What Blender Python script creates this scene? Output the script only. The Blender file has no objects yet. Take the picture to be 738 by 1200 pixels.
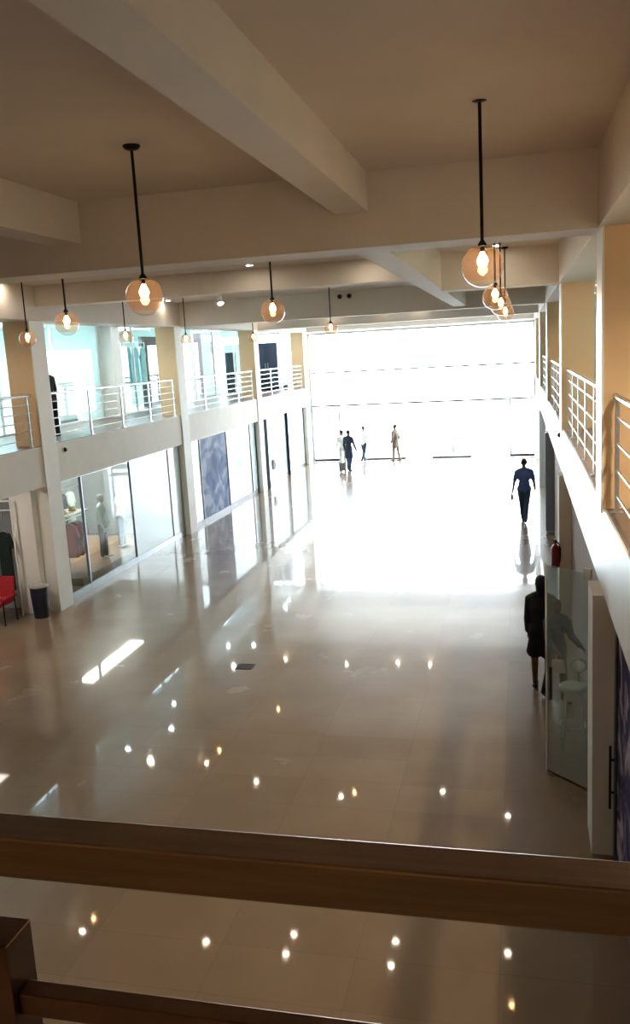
import bpy, bmesh, math, random
from mathutils import Vector, Matrix
random.seed(7)
sc = bpy.context.scene
COL = sc.collection
PI = math.pi

# ------------------------------------------------------------------ camera
CAM_Z = 5.07
cam = bpy.data.cameras.new('camera')
cam_o = bpy.data.objects.new('camera', cam); COL.objects.link(cam_o)
rt = Vector((0.97276258, 0.22515174, -0.05513315))
up = Vector((0.01186773, 0.18915854, 0.98187484))
fw = Vector((-0.23149973, 0.95578541, -0.18133431))
m3 = Matrix((rt, up, -fw)).transposed()
cam_o.matrix_world = Matrix.Translation((0, 0, CAM_Z)) @ m3.to_4x4()
cam.sensor_fit = 'VERTICAL'; cam.sensor_height = 36.0
cam.lens = 1007.86 / 1200 * 36.0
cam.clip_start = 0.05; cam.clip_end = 400
sc.camera = cam_o

# ------------------------------------------------------------------ sky, exposure
W = bpy.data.worlds.new('sky'); sc.world = W; W.use_nodes = True
wn = W.node_tree.nodes; wl = W.node_tree.links
bg = wn['Background']
tc = wn.new('ShaderNodeTexCoord'); sx = wn.new('ShaderNodeSeparateXYZ'); rp = wn.new('ShaderNodeValToRGB')
wl.new(tc.outputs['Generated'], sx.inputs[0]); wl.new(sx.outputs['Z'], rp.inputs[0]); wl.new(rp.outputs[0], bg.inputs['Color'])
rp.color_ramp.elements[0].position = 0.0; rp.color_ramp.elements[0].color = (0.90, 0.94, 1.0, 1)
rp.color_ramp.elements[1].position = 0.7; rp.color_ramp.elements[1].color = (0.74, 0.85, 1.0, 1)
bg.inputs['Strength'].default_value = 8.0
sc.view_settings.view_transform = 'Standard'; sc.view_settings.look = 'None'
sc.view_settings.gamma = 1.0; sc.view_settings.use_curve_mapping = False
sc.view_settings.exposure = 1.48
sc.cycles.use_denoising = True
sc.cycles.diffuse_bounces = 6; sc.cycles.max_bounces = 16; sc.cycles.transparent_max_bounces = 24
sc.cycles.sample_clamp_indirect = 6.0
# portal in the open end of the hall: helps sample the daylight that really comes through there
pl = bpy.data.lights.new('daylight_opening', 'AREA'); pl.shape = 'RECTANGLE'; pl.size = 10.3; pl.size_y = 5.95
pl.cycles.is_portal = True
po = bpy.data.objects.new('daylight_opening', pl); COL.objects.link(po)
po.location = (-4.35, 39.9, 2.98); po.rotation_euler = (-PI / 2, 0, 0)

# ------------------------------------------------------------------ materials
def lin(c):
    return tuple(((v / 255) / 12.92 if v / 255 <= 0.04045 else ((v / 255 + 0.055) / 1.055) ** 2.4) for v in c) + (1,)
def mat(name, rgb, rough=0.6, metal=0.0, var=0.06, scale=6.0, bump=0.0, spec=0.5, stretch=None):
    m = bpy.data.materials.new(name); m.use_nodes = True
    n = m.node_tree.nodes; l = m.node_tree.links; b = n['Principled BSDF']
    b.inputs['Roughness'].default_value = rough; b.inputs['Metallic'].default_value = metal
    b.inputs['Specular IOR Level'].default_value = spec
    t = n.new('ShaderNodeTexCoord'); mp = n.new('ShaderNodeMapping'); nz = n.new('ShaderNodeTexNoise'); r = n.new('ShaderNodeValToRGB')
    nz.inputs['Scale'].default_value = scale; nz.inputs['Detail'].default_value = 4
    if stretch: mp.inputs['Scale'].default_value = stretch
    l.new(t.outputs['Object'], mp.inputs[0]); l.new(mp.outputs[0], nz.inputs['Vector']); l.new(nz.outputs['Fac'], r.inputs[0])
    c = lin(rgb)
    r.color_ramp.elements[0].position = 0.3; r.color_ramp.elements[1].position = 0.7
    r.color_ramp.elements[0].color = tuple(v * (1 - var) for v in c[:3]) + (1,)
    r.color_ramp.elements[1].color = tuple(min(1, v * (1 + var)) for v in c[:3]) + (1,)
    l.new(r.outputs[0], b.inputs['Base Color'])
    if bump:
        bp = n.new('ShaderNodeBump'); bp.inputs['Strength'].default_value = bump; bp.inputs['Distance'].default_value = 0.01
        l.new(nz.outputs['Fac'], bp.inputs['Height']); l.new(bp.outputs[0], b.inputs['Normal'])
    return m
def emit(name, rgb, s):
    m = bpy.data.materials.new(name); m.use_nodes = True
    b = m.node_tree.nodes['Principled BSDF']
    b.inputs['Base Color'].default_value = lin(rgb); b.inputs['Emission Color'].default_value = lin(rgb); b.inputs['Emission Strength'].default_value = s
    return m
def glass(name, tint=(1, 1, 1), ior=1.45, frost=0.0, frost_rgb=(230, 245, 245), rough=0.01):
    m = bpy.data.materials.new(name); m.use_nodes = True
    n = m.node_tree.nodes; l = m.node_tree.links
    n.remove(n['Principled BSDF']); out = n['Material Output']
    tr = n.new('ShaderNodeBsdfTransparent'); tr.inputs['Color'].default_value = tint + (1,)
    gl = n.new('ShaderNodeBsdfGlossy'); gl.inputs['Roughness'].default_value = rough
    # two-sided Schlick reflectance of a thin pane
    ge = n.new('ShaderNodeNewGeometry'); dt = n.new('ShaderNodeVectorMath'); dt.operation = 'DOT_PRODUCT'
    l.new(ge.outputs['Incoming'], dt.inputs[0]); l.new(ge.outputs['Normal'], dt.inputs[1])
    def mth(op, a, b=None):
        q = n.new('ShaderNodeMath'); q.operation = op
        for i_, v_ in enumerate((a, b)):
            if v_ is None: continue
            if isinstance(v_, (int, float)): q.inputs[i_].default_value = v_
            else: l.new(v_, q.inputs[i_])
        return q.outputs[0]
    f0 = ((ior - 1) / (ior + 1)) ** 2
    cs = mth('ABSOLUTE', dt.outputs['Value']); pw_ = mth('POWER', mth('SUBTRACT', 1.0, cs), 5.0)
    fac = mth('ADD', mth('MULTIPLY', pw_, 1 - f0), f0)
    mx = n.new('ShaderNodeMixShader'); l.new(fac, mx.inputs[0])
    if frost > 0:
        df = n.new('ShaderNodeBsdfDiffuse'); df.inputs['Color'].default_value = lin(frost_rgb)
        m2 = n.new('ShaderNodeMixShader'); m2.inputs[0].default_value = frost
        l.new(tr.outputs[0], m2.inputs[1]); l.new(df.outputs[0], m2.inputs[2]); l.new(m2.outputs[0], mx.inputs[1])
    else:
        l.new(tr.outputs[0], mx.inputs[1])
    l.new(gl.outputs[0], mx.inputs[2]); l.new(mx.outputs[0], out.inputs['Surface'])
    return m
def floor_mat():
    m = bpy.data.materials.new('polished_floor_tiles'); m.use_nodes = True
    n = m.node_tree.nodes; l = m.node_tree.links; b = n['Principled BSDF']
    t = n.new('ShaderNodeTexCoord'); br = n.new('ShaderNodeTexBrick'); br.offset = 0.0
    br.inputs['Scale'].default_value = 1.0; br.inputs['Brick Width'].default_value = 1.2; br.inputs['Row Height'].default_value = 0.6
    br.inputs['Mortar Size'].default_value = 0.004; br.inputs['Mortar Smooth'].default_value = 0.3
    br.inputs['Color1'].default_value = lin((146, 126, 104)); br.inputs['Color2'].default_value = lin((141, 121, 99)); br.inputs['Mortar'].default_value = lin((131, 115, 97))
    l.new(t.outputs['Object'], br.inputs['Vector'])
    nz = n.new('ShaderNodeTexNoise'); nz.inputs['Scale'].default_value = 1.3; nz.inputs['Detail'].default_value = 6
    l.new(t.outputs['Object'], nz.inputs['Vector'])
    mx = n.new('ShaderNodeMix'); mx.data_type = 'RGBA'; mx.blend_type = 'MULTIPLY'; mx.inputs[0].default_value = 0.35
    rr = n.new('ShaderNodeValToRGB'); rr.color_ramp.elements[0].position = 0.35; rr.color_ramp.elements[0].color = (0.72, 0.7, 0.68, 1); rr.color_ramp.elements[1].position = 0.65
    l.new(nz.outputs['Fac'], rr.inputs[0]); l.new(br.outputs['Color'], mx.inputs['A']); l.new(rr.outputs[0], mx.inputs['B'])
    l.new(mx.outputs['Result'], b.inputs['Base Color'])
    mr = n.new('ShaderNodeMapRange'); mr.inputs['To Min'].default_value = 0.22; mr.inputs['To Max'].default_value = 0.30
    l.new(nz.outputs['Fac'], mr.inputs['Value']); l.new(mr.outputs[0], b.inputs['Roughness'])
    b.inputs['IOR'].default_value = 1.5; b.inputs['Specular IOR Level'].default_value = 0.08
    b.inputs['Coat Weight'].default_value = 0.8; b.inputs['Coat IOR'].default_value = 1.45; b.inputs['Coat Roughness'].default_value = 0.04
    return m
M = dict(
    plaster_m=mat('matt_pale_plaster', (226, 222, 214), 0.7, var=0.03, scale=3),
    plaster=mat('pale_plaster', (242, 239, 235), 0.34, var=0.03, scale=3, bump=0.02),
    ceiling=mat('matt_ceiling_paint', (206, 194, 184), 0.85, var=0.03, scale=2),
    beam=mat('painted_beam', (214, 206, 198), 0.75, var=0.03, scale=2),
    column=mat('tan_column_paint', (224, 190, 150), 0.6, var=0.03, scale=2),
    white=mat('white_wall_paint', (238, 237, 232), 0.6, var=0.03, scale=2),
    brownwall=mat('taupe_wall_paint', (150, 132, 120), 0.7, var=0.04, scale=2),
    bluewall=mat('blue_grey_panel', (128, 142, 160), 0.5, var=0.04, scale=2),
    greywall=mat('grey_shop_wall', (150, 156, 158), 0.7, var=0.05, scale=2),
    shopwall=mat('pale_shop_wall', (222, 234, 232), 0.7, var=0.03, scale=2),
    shopfloor=mat('shop_wood_floor', (170, 136, 104), 0.35, var=0.15, scale=5, stretch=(1, 6, 1)),
    galfloor=mat('gallery_floor_tiles', (120, 104, 98), 0.3, var=0.08, scale=4),
    roof=mat('concrete', (150, 148, 144), 0.9),
    plaza=mat('pale_paving', (225, 222, 215), 0.85, var=0.05, scale=1),
    steel=mat('brushed_steel', (205, 208, 210), 0.28, 1.0, var=0.05, scale=20),
    bronze=mat('bronze_tinted_steel', (126, 104, 80), 0.3, 1.0, var=0.12, scale=14, stretch=(0.3, 8, 8)),
    bronze_d=mat('dark_bronze_tinted_steel', (108, 82, 62), 0.34, 1.0, var=0.12, scale=14),
    alu=mat('grey_aluminium', (150, 155, 158), 0.4, 0.8, var=0.04),
    darkalu=mat('dark_anodised_frame', (48, 50, 56), 0.4, 0.5, var=0.05),
    whitealu=mat('white_powder_coated_frame', (226, 228, 226), 0.4, var=0.03),
    blackmatt=mat('matt_dark_paint', (40, 42, 52), 0.95, var=0.05, spec=0.05),
    blackmetal=mat('black_metal', (26, 22, 20), 0.4, 0.6, var=0.1),
    binplastic=mat('navy_plastic', (28, 34, 52), 0.45, var=0.08),
    binliner=mat('grey_plastic', (170, 172, 168), 0.5, var=0.06),
    red=mat('red_fabric', (170, 28, 40), 0.8, var=0.1, scale=20),
    redpaint=mat('red_paint', (116, 22, 30), 0.35, var=0.05),
    coral=mat('coral_fabric', (226, 100, 84), 0.85, var=0.1, scale=20),
    pink=mat('pink_fabric', (214, 150, 160), 0.85, var=0.1, scale=20),
    yellow=mat('cream_yellow_fabric', (240, 222, 170), 0.85, var=0.08, scale=20),
    paleg=mat('pale_grey_fabric', (205, 212, 208), 0.85, var=0.12, scale=14),
    whitef=mat('white_fabric', (240, 242, 240), 0.85, var=0.05, scale=14),
    darkf=mat('charcoal_fabric', (48, 56, 60), 0.9, var=0.12, scale=14),
    blackf=mat('black_fabric', (18, 20, 24), 0.85, var=0.15, scale=14),
    greenf=mat('dark_green_fabric', (20, 36, 34), 0.85, var=0.15, scale=14),
    navyf=mat('navy_fabric', (62, 78, 124), 0.85, var=0.1, scale=14),
    navyd=mat('dark_navy_fabric', (46, 58, 80), 0.85, var=0.1, scale=14),
    denim=mat('denim_fabric', (46, 74, 104), 0.85, var=0.12, scale=24),
    brownf=mat('brown_fabric', (112, 100, 88), 0.85, var=0.1, scale=14),
    tealf=mat('teal_fabric', (110, 170, 176), 0.85, var=0.1, scale=14),
    cyanf=mat('pale_cyan_fabric', (168, 214, 220), 0.85, var=0.12, scale=10),
    skin=mat('brown_skin', (104, 70, 52), 0.55, var=0.05, scale=10),
    dummy=mat('mannequin_fibreglass', (226, 222, 214), 0.4, var=0.02),
    hair=mat('black_hair', (18, 15, 14), 0.7, var=0.2, scale=40),
    shoe=mat('black_leather', (22, 20, 20), 0.4, var=0.1),
    eye=mat('eye_white', (225, 222, 215), 0.3, var=0.02),
    lip=mat('lip', (96, 50, 46), 0.5, var=0.05),
    palestool=mat('pale_green_plastic', (196, 208, 196), 0.45, var=0.05),
    teal=mat('teal_plastic', (70, 160, 180), 0.5, var=0.08),
    mint=mat('mint_board', (150, 214, 200), 0.6, var=0.06),
    mauve=mat('mauve_board', (176, 140, 160), 0.6, var=0.08),
    navyb=mat('navy_board', (36, 46, 70), 0.5, var=0.1, scale=3),
    wood=mat('brown_wood', (140, 104, 76), 0.5, var=0.15, scale=5, stretch=(1, 1, 8)),
    matgrey=mat('grey_rubber', (120, 120, 122), 0.9, var=0.08, scale=30),
    leaf=mat('green_leaves', (60, 92, 56), 0.7, var=0.3, scale=8),
    pot=mat('grey_pot', (120, 120, 118), 0.8, var=0.1),
    brass=mat('aged_brass', (120, 92, 50), 0.35, 1.0, var=0.1),
    clear=glass('clear_glass', (0.93, 0.97, 0.96)),
    shopglass=glass('shop_glass', (0.88, 0.96, 0.96), 1.3),
    doorglass=glass('greenish_door_glass', (0.84, 0.90, 0.90), 1.5, frost=0.22, frost_rgb=(190, 205, 208)),
    frosted=glass('frosted_glass', (0.9, 0.97, 0.97), 1.45, frost=0.55, frost_rgb=(226, 242, 246), rough=0.12),
    globe=glass('amber_globe_glass', (0.93, 0.80, 0.72), 1.5, frost=0.04, frost_rgb=(236, 206, 186)),
    globe_clear=glass('clear_globe_glass', (0.96, 0.95, 0.93), 1.9),
    floor=floor_mat(),
    bulb=emit('warm_filament', (255, 214, 150), 36),
    dl=emit('downlight_lens', (255, 238, 210), 60),
    dlw=emit('cool_downlight_lens', (235, 250, 255), 45),
    panel=emit('cool_light_panel', (222, 238, 250), 12),
    panelb=emit('bright_neutral_panel', (255, 246, 236), 14),
    panelw=emit('neutral_light_panel', (255, 243, 230), 4),
)
def print_mat(name, cols, scale):
    m = bpy.data.materials.new(name); m.use_nodes = True
    n = m.node_tree.nodes; l = m.node_tree.links; b = n['Principled BSDF']; b.inputs['Roughness'].default_value = 0.7; b.inputs['Specular IOR Level'].default_value = 0.08
    t = n.new('ShaderNodeTexCoord'); nz = n.new('ShaderNodeTexNoise'); r = n.new('ShaderNodeValToRGB')
    nz.inputs['Scale'].default_value = scale; nz.inputs['Detail'].default_value = 3; nz.inputs['Distortion'].default_value = 1.2
    l.new(t.outputs['Object'], nz.inputs['Vector']); l.new(nz.outputs['Fac'], r.inputs[0]); l.new(r.outputs[0], b.inputs['Base Color'])
    r.color_ramp.elements[0].position = 0.36; r.color_ramp.elements[1].position = 0.64
    r.color_ramp.elements[0].color = lin(cols[0]); r.color_ramp.elements[1].color = lin(cols[-1])
    if len(cols) == 3:
        e = r.color_ramp.elements.new(0.5); e.color = lin(cols[1])
    return m
M['print_blue'] = print_mat('blue_grey_window_print', [(104, 118, 154), (136, 150, 182), (180, 190, 208)], 1.6)
M['print_purple'] = print_mat('purple_white_window_print', [(48, 44, 86), (70, 66, 110), (196, 190, 210)], 2.2)

# ------------------------------------------------------------------ builders
WL = {}
def empty(name, loc, label=None, cat=None, group=None, rz=0.0, kind=None):
    o = bpy.data.objects.new(name, None); COL.objects.link(o); o.location = loc; o.rotation_euler = (0, 0, rz)
    o.empty_display_size = 0.1
    WL[o.name] = Vector(loc)
    if label: o['label'] = label
    if cat: o['category'] = cat
    if group: o['group'] = group
    if kind: o['kind'] = kind
    return o
def tag(o, label=None, cat=None, group=None, kind=None):
    if label: o['label'] = label
    if cat: o['category'] = cat
    if group: o['group'] = group
    if kind: o['kind'] = kind
    return o
class MB:
    def __init__(s): s.b = bmesh.new()
    def box(s, x0, x1, y0, y1, z0, z1, bev=0.0):
        vs = [s.b.verts.new(p) for p in ((x0,y0,z0),(x1,y0,z0),(x1,y1,z0),(x0,y1,z0),(x0,y0,z1),(x1,y0,z1),(x1,y1,z1),(x0,y1,z1))]
        fs = [s.b.faces.new([vs[i] for i in f]) for f in ((3,2,1,0),(4,5,6,7),(0,1,5,4),(1,2,6,5),(2,3,7,6),(3,0,4,7))]
        if bev:
            es = list({e for f in fs for e in f.edges})
            bmesh.ops.bevel(s.b, geom=es, offset=bev, segments=2, affect='EDGES', profile=0.5)
        return s
    def tube(s, p, q, r, r2=None, seg=12, caps=True):
        p = Vector(p); q = Vector(q); d = (q - p).normalized()
        a = d.orthogonal().normalized(); c = d.cross(a); r2 = r if r2 is None else r2
        A = [s.b.verts.new(p + (a * math.cos(t) + c * math.sin(t)) * r) for t in [2*PI*i/seg for i in range(seg)]]
        B = [s.b.verts.new(q + (a * math.cos(t) + c * math.sin(t)) * r2) for t in [2*PI*i/seg for i in range(seg)]]
        for i in range(seg): s.b.faces.new((A[i], A[(i+1)%seg], B[(i+1)%seg], B[i]))
        if caps: s.b.faces.new(A[::-1]); s.b.faces.new(B)
        return s
    def path(s, pts, r, seg=8):
        for a, b in zip(pts[:-1], pts[1:]): s.tube(a, b, r, seg=seg)
        for a in pts[1:-1]: s.ball(a, r, sub=1)
        return s
    def ball(s, c, r, sub=2, sc_=(1, 1, 1)):
        mt = Matrix.Translation(c) @ Matrix.Diagonal((sc_[0], sc_[1], sc_[2], 1))
        bmesh.ops.create_icosphere(s.b, subdivisions=sub, radius=r, matrix=mt); return s
    def lathe(s, prof, c=(0, 0, 0), seg=32, axis='Z'):
        rings = []
        for r, z in prof:
            if r < 1e-5:
                rings.append([s.b.verts.new((c[0], c[1], c[2] + z))])
            else:
                rings.append([s.b.verts.new((c[0] + r*math.cos(2*PI*i/seg), c[1] + r*math.sin(2*PI*i/seg), c[2] + z)) for i in range(seg)])
        for A, B in zip(rings[:-1], rings[1:]):
            for i in range(seg):
                j = (i + 1) % seg
                if len(A) == 1 and len(B) == 1: continue
                if len(A) == 1: s.b.faces.new((A[0], B[i], B[j]))
                elif len(B) == 1: s.b.faces.new((A[i], A[j], B[0]))
                else: s.b.faces.new((A[i], A[j], B[j], B[i]))
        return s
    def torus(s, c, R, r, ax='Y', seg=24, sg=8):
        g = []
        for i in range(seg):
            t = 2*PI*i/seg; ring = []
            for j in range(sg):
                u = 2*PI*j/sg; rr = R + r*math.cos(u); h = r*math.sin(u)
                if ax == 'Y': p = (rr*math.cos(t), h, rr*math.sin(t))
                elif ax == 'X': p = (h, rr*math.cos(t), rr*math.sin(t))
                else: p = (rr*math.cos(t), rr*math.sin(t), h)
                ring.append(s.b.verts.new(Vector(c) + Vector(p)))
            g.append(ring)
        for i in range(seg):
            for j in range(sg):
                s.b.faces.new((g[i][j], g[(i+1)%seg][j], g[(i+1)%seg][(j+1)%sg], g[i][(j+1)%sg]))
        return s
    def prism(s, pts, vec):
        vec = Vector(vec); A = [s.b.verts.new(p) for p in pts]; B = [s.b.verts.new(Vector(p) + vec) for p in pts]
        n = len(A)
        s.b.faces.new(A[::-1]); s.b.faces.new(B)
        for i in range(n): s.b.faces.new((A[i], A[(i+1)%n], B[(i+1)%n], B[i]))
        return s
    def hullcap(s, p, q, r, r2, sub=2):
        b2 = bmesh.new()
        bmesh.ops.create_icosphere(b2, subdivisions=sub, radius=r, matrix=Matrix.Translation(p))
        bmesh.ops.create_icosphere(b2, subdivisions=sub, radius=r2, matrix=Matrix.Translation(q))
        res = bmesh.ops.convex_hull(b2, input=b2.verts)
        dead = [v for v in b2.verts if not v.link_faces]
        bmesh.ops.delete(b2, geom=dead, context='VERTS')
        # loose interior faces left by the spheres are dropped
        keep = set(e for e in res['geom'] if isinstance(e, bmesh.types.BMFace))
        rest = [f for f in b2.faces if f not in keep]
        if rest and len(rest) < len(b2.faces): bmesh.ops.delete(b2, geom=rest, context='FACES')
        me = bpy.data.meshes.new('t'); b2.to_mesh(me); b2.free(); s.b.from_mesh(me); bpy.data.meshes.remove(me)
        return s
    def build(s, name, m, parent=None, smooth=False, local=False, mats=None):
        bmesh.ops.recalc_face_normals(s.b, faces=s.b.faces[:])
        me = bpy.data.meshes.new(name); s.b.to_mesh(me); s.b.free()
        o = bpy.data.objects.new(name, me); COL.objects.link(o)
        for mm in (mats or [M[m] if isinstance(m, str) else m]): me.materials.append(mm)
        if smooth:
            for p in me.polygons: p.use_smooth = True
            me.set_sharp_from_angle(angle=0.7)
        base = None
        if parent is not None:
            o.parent = parent; base = WL.get(parent.name, Vector())
            WL[o.name] = base
            if not local: me.transform(Matrix.Translation(-base))
        else:
            # own origin at the foot of the thing
            xs = [v.co for v in me.vertices]
            c = Vector(((min(v.x for v in xs)+max(v.x for v in xs))/2, (min(v.y for v in xs)+max(v.y for v in xs))/2, min(v.z for v in xs)))
            if not local:
                me.transform(Matrix.Translation(-c)); o.location = c; WL[o.name] = c
        return o
def children(o): return [c for c in list(bpy.data.objects) if c.parent == o]
def dup(root, loc, label=None, group=None, rz=None):
    r = root.copy(); COL.objects.link(r); r.location = loc; WL[r.name] = Vector(loc)
    if label: r['label'] = label
    if group: r['group'] = group
    if rz is not None: r.rotation_euler = (0, 0, rz)
    for ch in children(root):
        c = ch.copy(); COL.objects.link(c); c.parent = r
        for g in children(ch):
            d = g.copy(); COL.objects.link(d); d.parent = c
    return r
def struct(name, mb, m, parent=None):
    o = mb.build(name, m, parent)
    if parent is None: o['kind'] = 'structure'
    return o

# ------------------------------------------------------------------ the hall (ground z = 0, upper floor z = 3.5)
XL, XR = -9.5, 0.76
YB, YF = -4.0, 39.5
CY = [0.6, 8.2, 15.8, 23.4, 31.0, 38.6]       # near faces of the column rows
CD = 0.55
ZG, ZS, ZC = 3.5, 2.68, 6.67
f = MB().box(-14.3, 4.3, YB, YF, -0.2, 0.0); struct('floor', f, 'floor')
struct('ground_outside', MB().box(-60, 60, YF, 160, -0.25, -0.03), 'plaza')
struct('ceiling', MB().box(-14.3, 4.3, YB, YF + 0.3, ZC, ZC + 0.3), 'ceiling')
struct('wall_left', MB().box(-14.5, -14.3, YB, YF, 0, ZC), 'shopwall')
struct('wall_right', MB().box(4.3, 4.5, YB, YF, 0, ZC), 'shopwall')
struct('wall_back', MB().box(-14.3, 4.3, YB - 0.2, YB, 0, ZC), 'column')
# far end wall: everything around the great opening
w = MB()
w.box(-14.3, -12.0, YF, YF + 0.25, 0, ZC); w.box(-12.0, XL, YF, YF + 0.25, 0, 3.5); w.box(-12.0, XL, YF, YF + 0.25, 6.1, ZC)
w.box(XL, XR, YF, YF + 0.25, 5.95, ZC); w.box(1.02, 4.3, YF, YF + 0.25, 0, ZC); w.box(XR, 1.02, YF, YF + 0.25, 5.95, ZC)
w.box(XL - 0.22, XL, YF, YF + 0.25, 3.5, 6.1)
w.box(XR, 1.02, YF, YF + 0.25, 2.6, 3.55)
struct('wall_far', w, 'plaster')
# gallery slabs with their deep edge beams
s = MB(); s.box(-14.3, XL - 0.24, YB, YF, 3.2, ZG); s.box(XL - 0.24, XL, YB, YF, ZS, ZG); struct('floor_gallery_left', s, 'plaster_m')
s = MB(); s.box(XR + 0.24, 4.3, YB, YF, 3.2, ZG); s.box(XR, XR + 0.24, YB, YF, ZS, ZG); struct('floor_gallery_right', s, 'plaster')
s = MB(); s.box(XL + 0.001, XR - 0.001, YB, 0.9, 3.2, ZG); s.box(XL + 0.001, XR - 0.001, 0.66, 0.9, ZS, 3.2); struct('floor_gallery_near', s, 'plaster')
struct('floor_covering_left', MB().box(-12.0, XL - 0.02, YB, YF, ZG, ZG + 0.012), 'galfloor')
struct('floor_covering_right', MB().box(XR + 0.02, 4.3, YB, YF, ZG, ZG + 0.012), 'galfloor')
# columns
for i, y in enumerate(CY):
    lo = 0 if i else 0
    struct('column', MB().box(XL - 0.56, XL + 0.015, y, y + CD, 0, ZS - 0.002), 'white')
    struct('column', MB().box(XL - 0.56, XL + 0.015, y, y + CD, ZG + 0.012, 6.02), 'column')
    struct('column', MB().box(0.69, 1.22, y, y + CD, 0, ZS - 0.002), 'white')
    struct('column', MB().box(XR - 0.01, XR + 0.53, y, y + CD, ZG + 0.012, 6.02), 'column')
    struct('column_band', MB().box(XL + 0.015, XL + 0.035, y, y + CD, 0, 6.02), 'white')
    struct('column_band', MB().box(XL, XL + 0.015, y, y + CD, ZS - 0.002, ZG + 0.012), 'white')
    struct('column_band', MB().box(XR - 0.03, XR - 0.01, y, y + CD, ZG - 0.03, 6.02), 'plaster')
# edge beams over the galleries
struct('ceiling_beam', MB().box(XL - 0.56, -9.28, YB, YF, 6.02, ZC), 'beam')
struct('ceiling_beam', MB().box(0.70, XR + 0.53, YB, YF, 6.02, ZC), 'beam')
# cross beams
for i, y in enumerate(CY[1:]):
    if i == 1:
        struct('ceiling_beam', MB().box(-9.28, -1.63, y, y + 0.45, 6.27, ZC), 'beam')
        struct('ceiling_beam', MB().box(-1.30, 0.70, y, y + 0.5, 6.025, ZC), 'beam')
    else:
        struct('ceiling_beam', MB().box(-9.28, 0.70, y, y + 0.53, 6.008, ZC), 'beam')
struct('ceiling_beam', MB().box(-9.28, 0.70, 0.3, 0.85, 6.02, ZC), 'beam')
# long beams
struct('ceiling_beam', MB().box(-1.63, -1.325, 0.85, 8.2, 6.32, ZC), 'beam')
struct('ceiling_beam', MB().box(-1.63, -1.30, 8.73, 23.4, 6.07, ZC), 'beam')
struct('ceiling_beam', MB().box(-4.54, -4.23, 0.85, 8.2, 6.27, ZC), 'beam')
struct('ceiling_beam', MB().box(-7.45, -7.14, 0.85, 8.2, 6.27, ZC), 'beam')
# suspended ceilings of the galleries and the shops off them
struct('ceiling_gallery_left', MB().box(-14.3, XL - 0.56, YB, YF, 6.26, 6.32), 'white')
struct('ceiling_gallery_right', MB().box(XR + 0.53, 4.3, YB, YF, 6.26, 6.32), 'white')
# walls between the shops
for i, y in enumerate(CY[1:]):
    struct('wall_shop', MB().box(-14.3, -12.0, y + 0.2, y + 0.32, ZG, 6.26), 'shopwall')
    struct('wall_shop', MB().box(-14.3, -10.06, y + 0.2, y + 0.32, 0, 3.2), 'greywall')
struct('wall_stub', MB().box(-10.27, -9.76, 15.62, 15.8, 0, ZS), 'white')
struct('wall_fill', MB().box(-10.27, -10.06, 15.8, 16.0, 0, 3.2), 'white')
struct('wall_shop', MB().box(-13.2, -13.08, 16.2, 39, 0, 3.2), 'greywall')
struct('wall_shop', MB().box(-13.2, -13.08, 8.6, 15.9, 0, 3.2), 'brownwall')
# right hand side, under the gallery: taupe wall
struct('wall_right_lower', MB().box(0.90, 1.06, 9.45, 15.8, 0, 3.2), 'brownwall')
struct('wall_right_lower', MB().box(0.90, 1.06, 16.35, 23.4, 0, 3.2), 'brownwall')
struct('wall_right_lower', MB().box(0.90, 1.06, 23.95, 31.0, 0, 3.2), 'bluewall')
struct('wall_right_lower', MB().box(0.90, 1.06, 31.55, 38.6, 0, 3.2), 'white')
struct('wall_panel', MB().box(0.67, 1.02, 23.3, 23.4, 0.05, ZS), 'bluewall')  # blue-grey sheet: backlit shade of the column's near face, put into colour
# upper right shop fronts far back
struct('wall_right_upper', MB().box(2.6, 2.72, 0, 39.4, ZG, 6.26), 'shopwall')

# ------------------------------------------------------------------ the great far window
wf = empty('window_1', (-4.35, YF + 0.05, 0), kind='structure')
def wbar(name, x0, x1, z0, z1, m='alu', d=0.06):
    MB().box(x0, x1, YF + 0.05, YF + 0.05 + d, z0, z1).build(name, m, wf)
wbar('window_frame', XL, XL + 0.09, 0, 5.95, 'alu', 0.1)
wbar('window_frame', XR - 0.09, XR, 0, 5.95, 'alu', 0.1)
wbar('window_frame', XL + 0.09, XR - 0.09, 5.88, 5.95, 'alu')
wbar('transom', XL + 0.09, XR - 0.09, 4.115, 4.185, 'darkalu', 0.1)
wbar('transom', XL + 0.09, XR - 0.09, 2.57, 2.645, 'darkalu', 0.1)
for x in (-8.16, -0.36): wbar('mullion', x - 0.03, x + 0.03, 0.0, 2.565, 'darkalu', 0.1)
for x0, x1 in ((-9.41, -8.19), (-0.33, 0.67)): wbar('threshold', x0, x1, 0, 0.12, 'darkalu', 0.08)
for x0, x1 in ((-7.0, -5.1), (-3.9, -2.1)): wbar('threshold', x0, x1, 0, 0.10, 'darkalu', 0.08)
MB().box(XL + 0.09, XR - 0.09, YF + 0.075, YF + 0.085, 2.65, 4.115).build('glass_pane', 'clear', wf)
MB().box(XL + 0.09, XR - 0.09, YF + 0.075, YF + 0.085, 4.185, 5.88).build('glass_pane', 'clear', wf)
MB().box(-9.41, -8.185, YF + 0.075, YF + 0.085, 0.12, 2.565).build('glass_pane', 'clear', wf)
MB().box(-0.335, 0.67, YF + 0.075, YF + 0.085, 0.12, 2.565).build('glass_pane', 'clear', wf)
struct('trim_1', MB().box(0.70, 1.0, YF - 0.12, YF, 3.57, 5.95), 'alu')
struct('trim_2', MB().box(1.0, 1.05, 38.2, 38.5, ZG, 6.0), 'darkalu')
struct('trim_6', MB().box(-9.62, -9.45, 31.58, 31.95, 0, ZS - 0.01), 'blackmatt')
struct('trim_7', MB().box(-9.62, -9.56, 35.35, 35.5, 0.0, ZS - 0.01), 'blackmatt')
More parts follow.
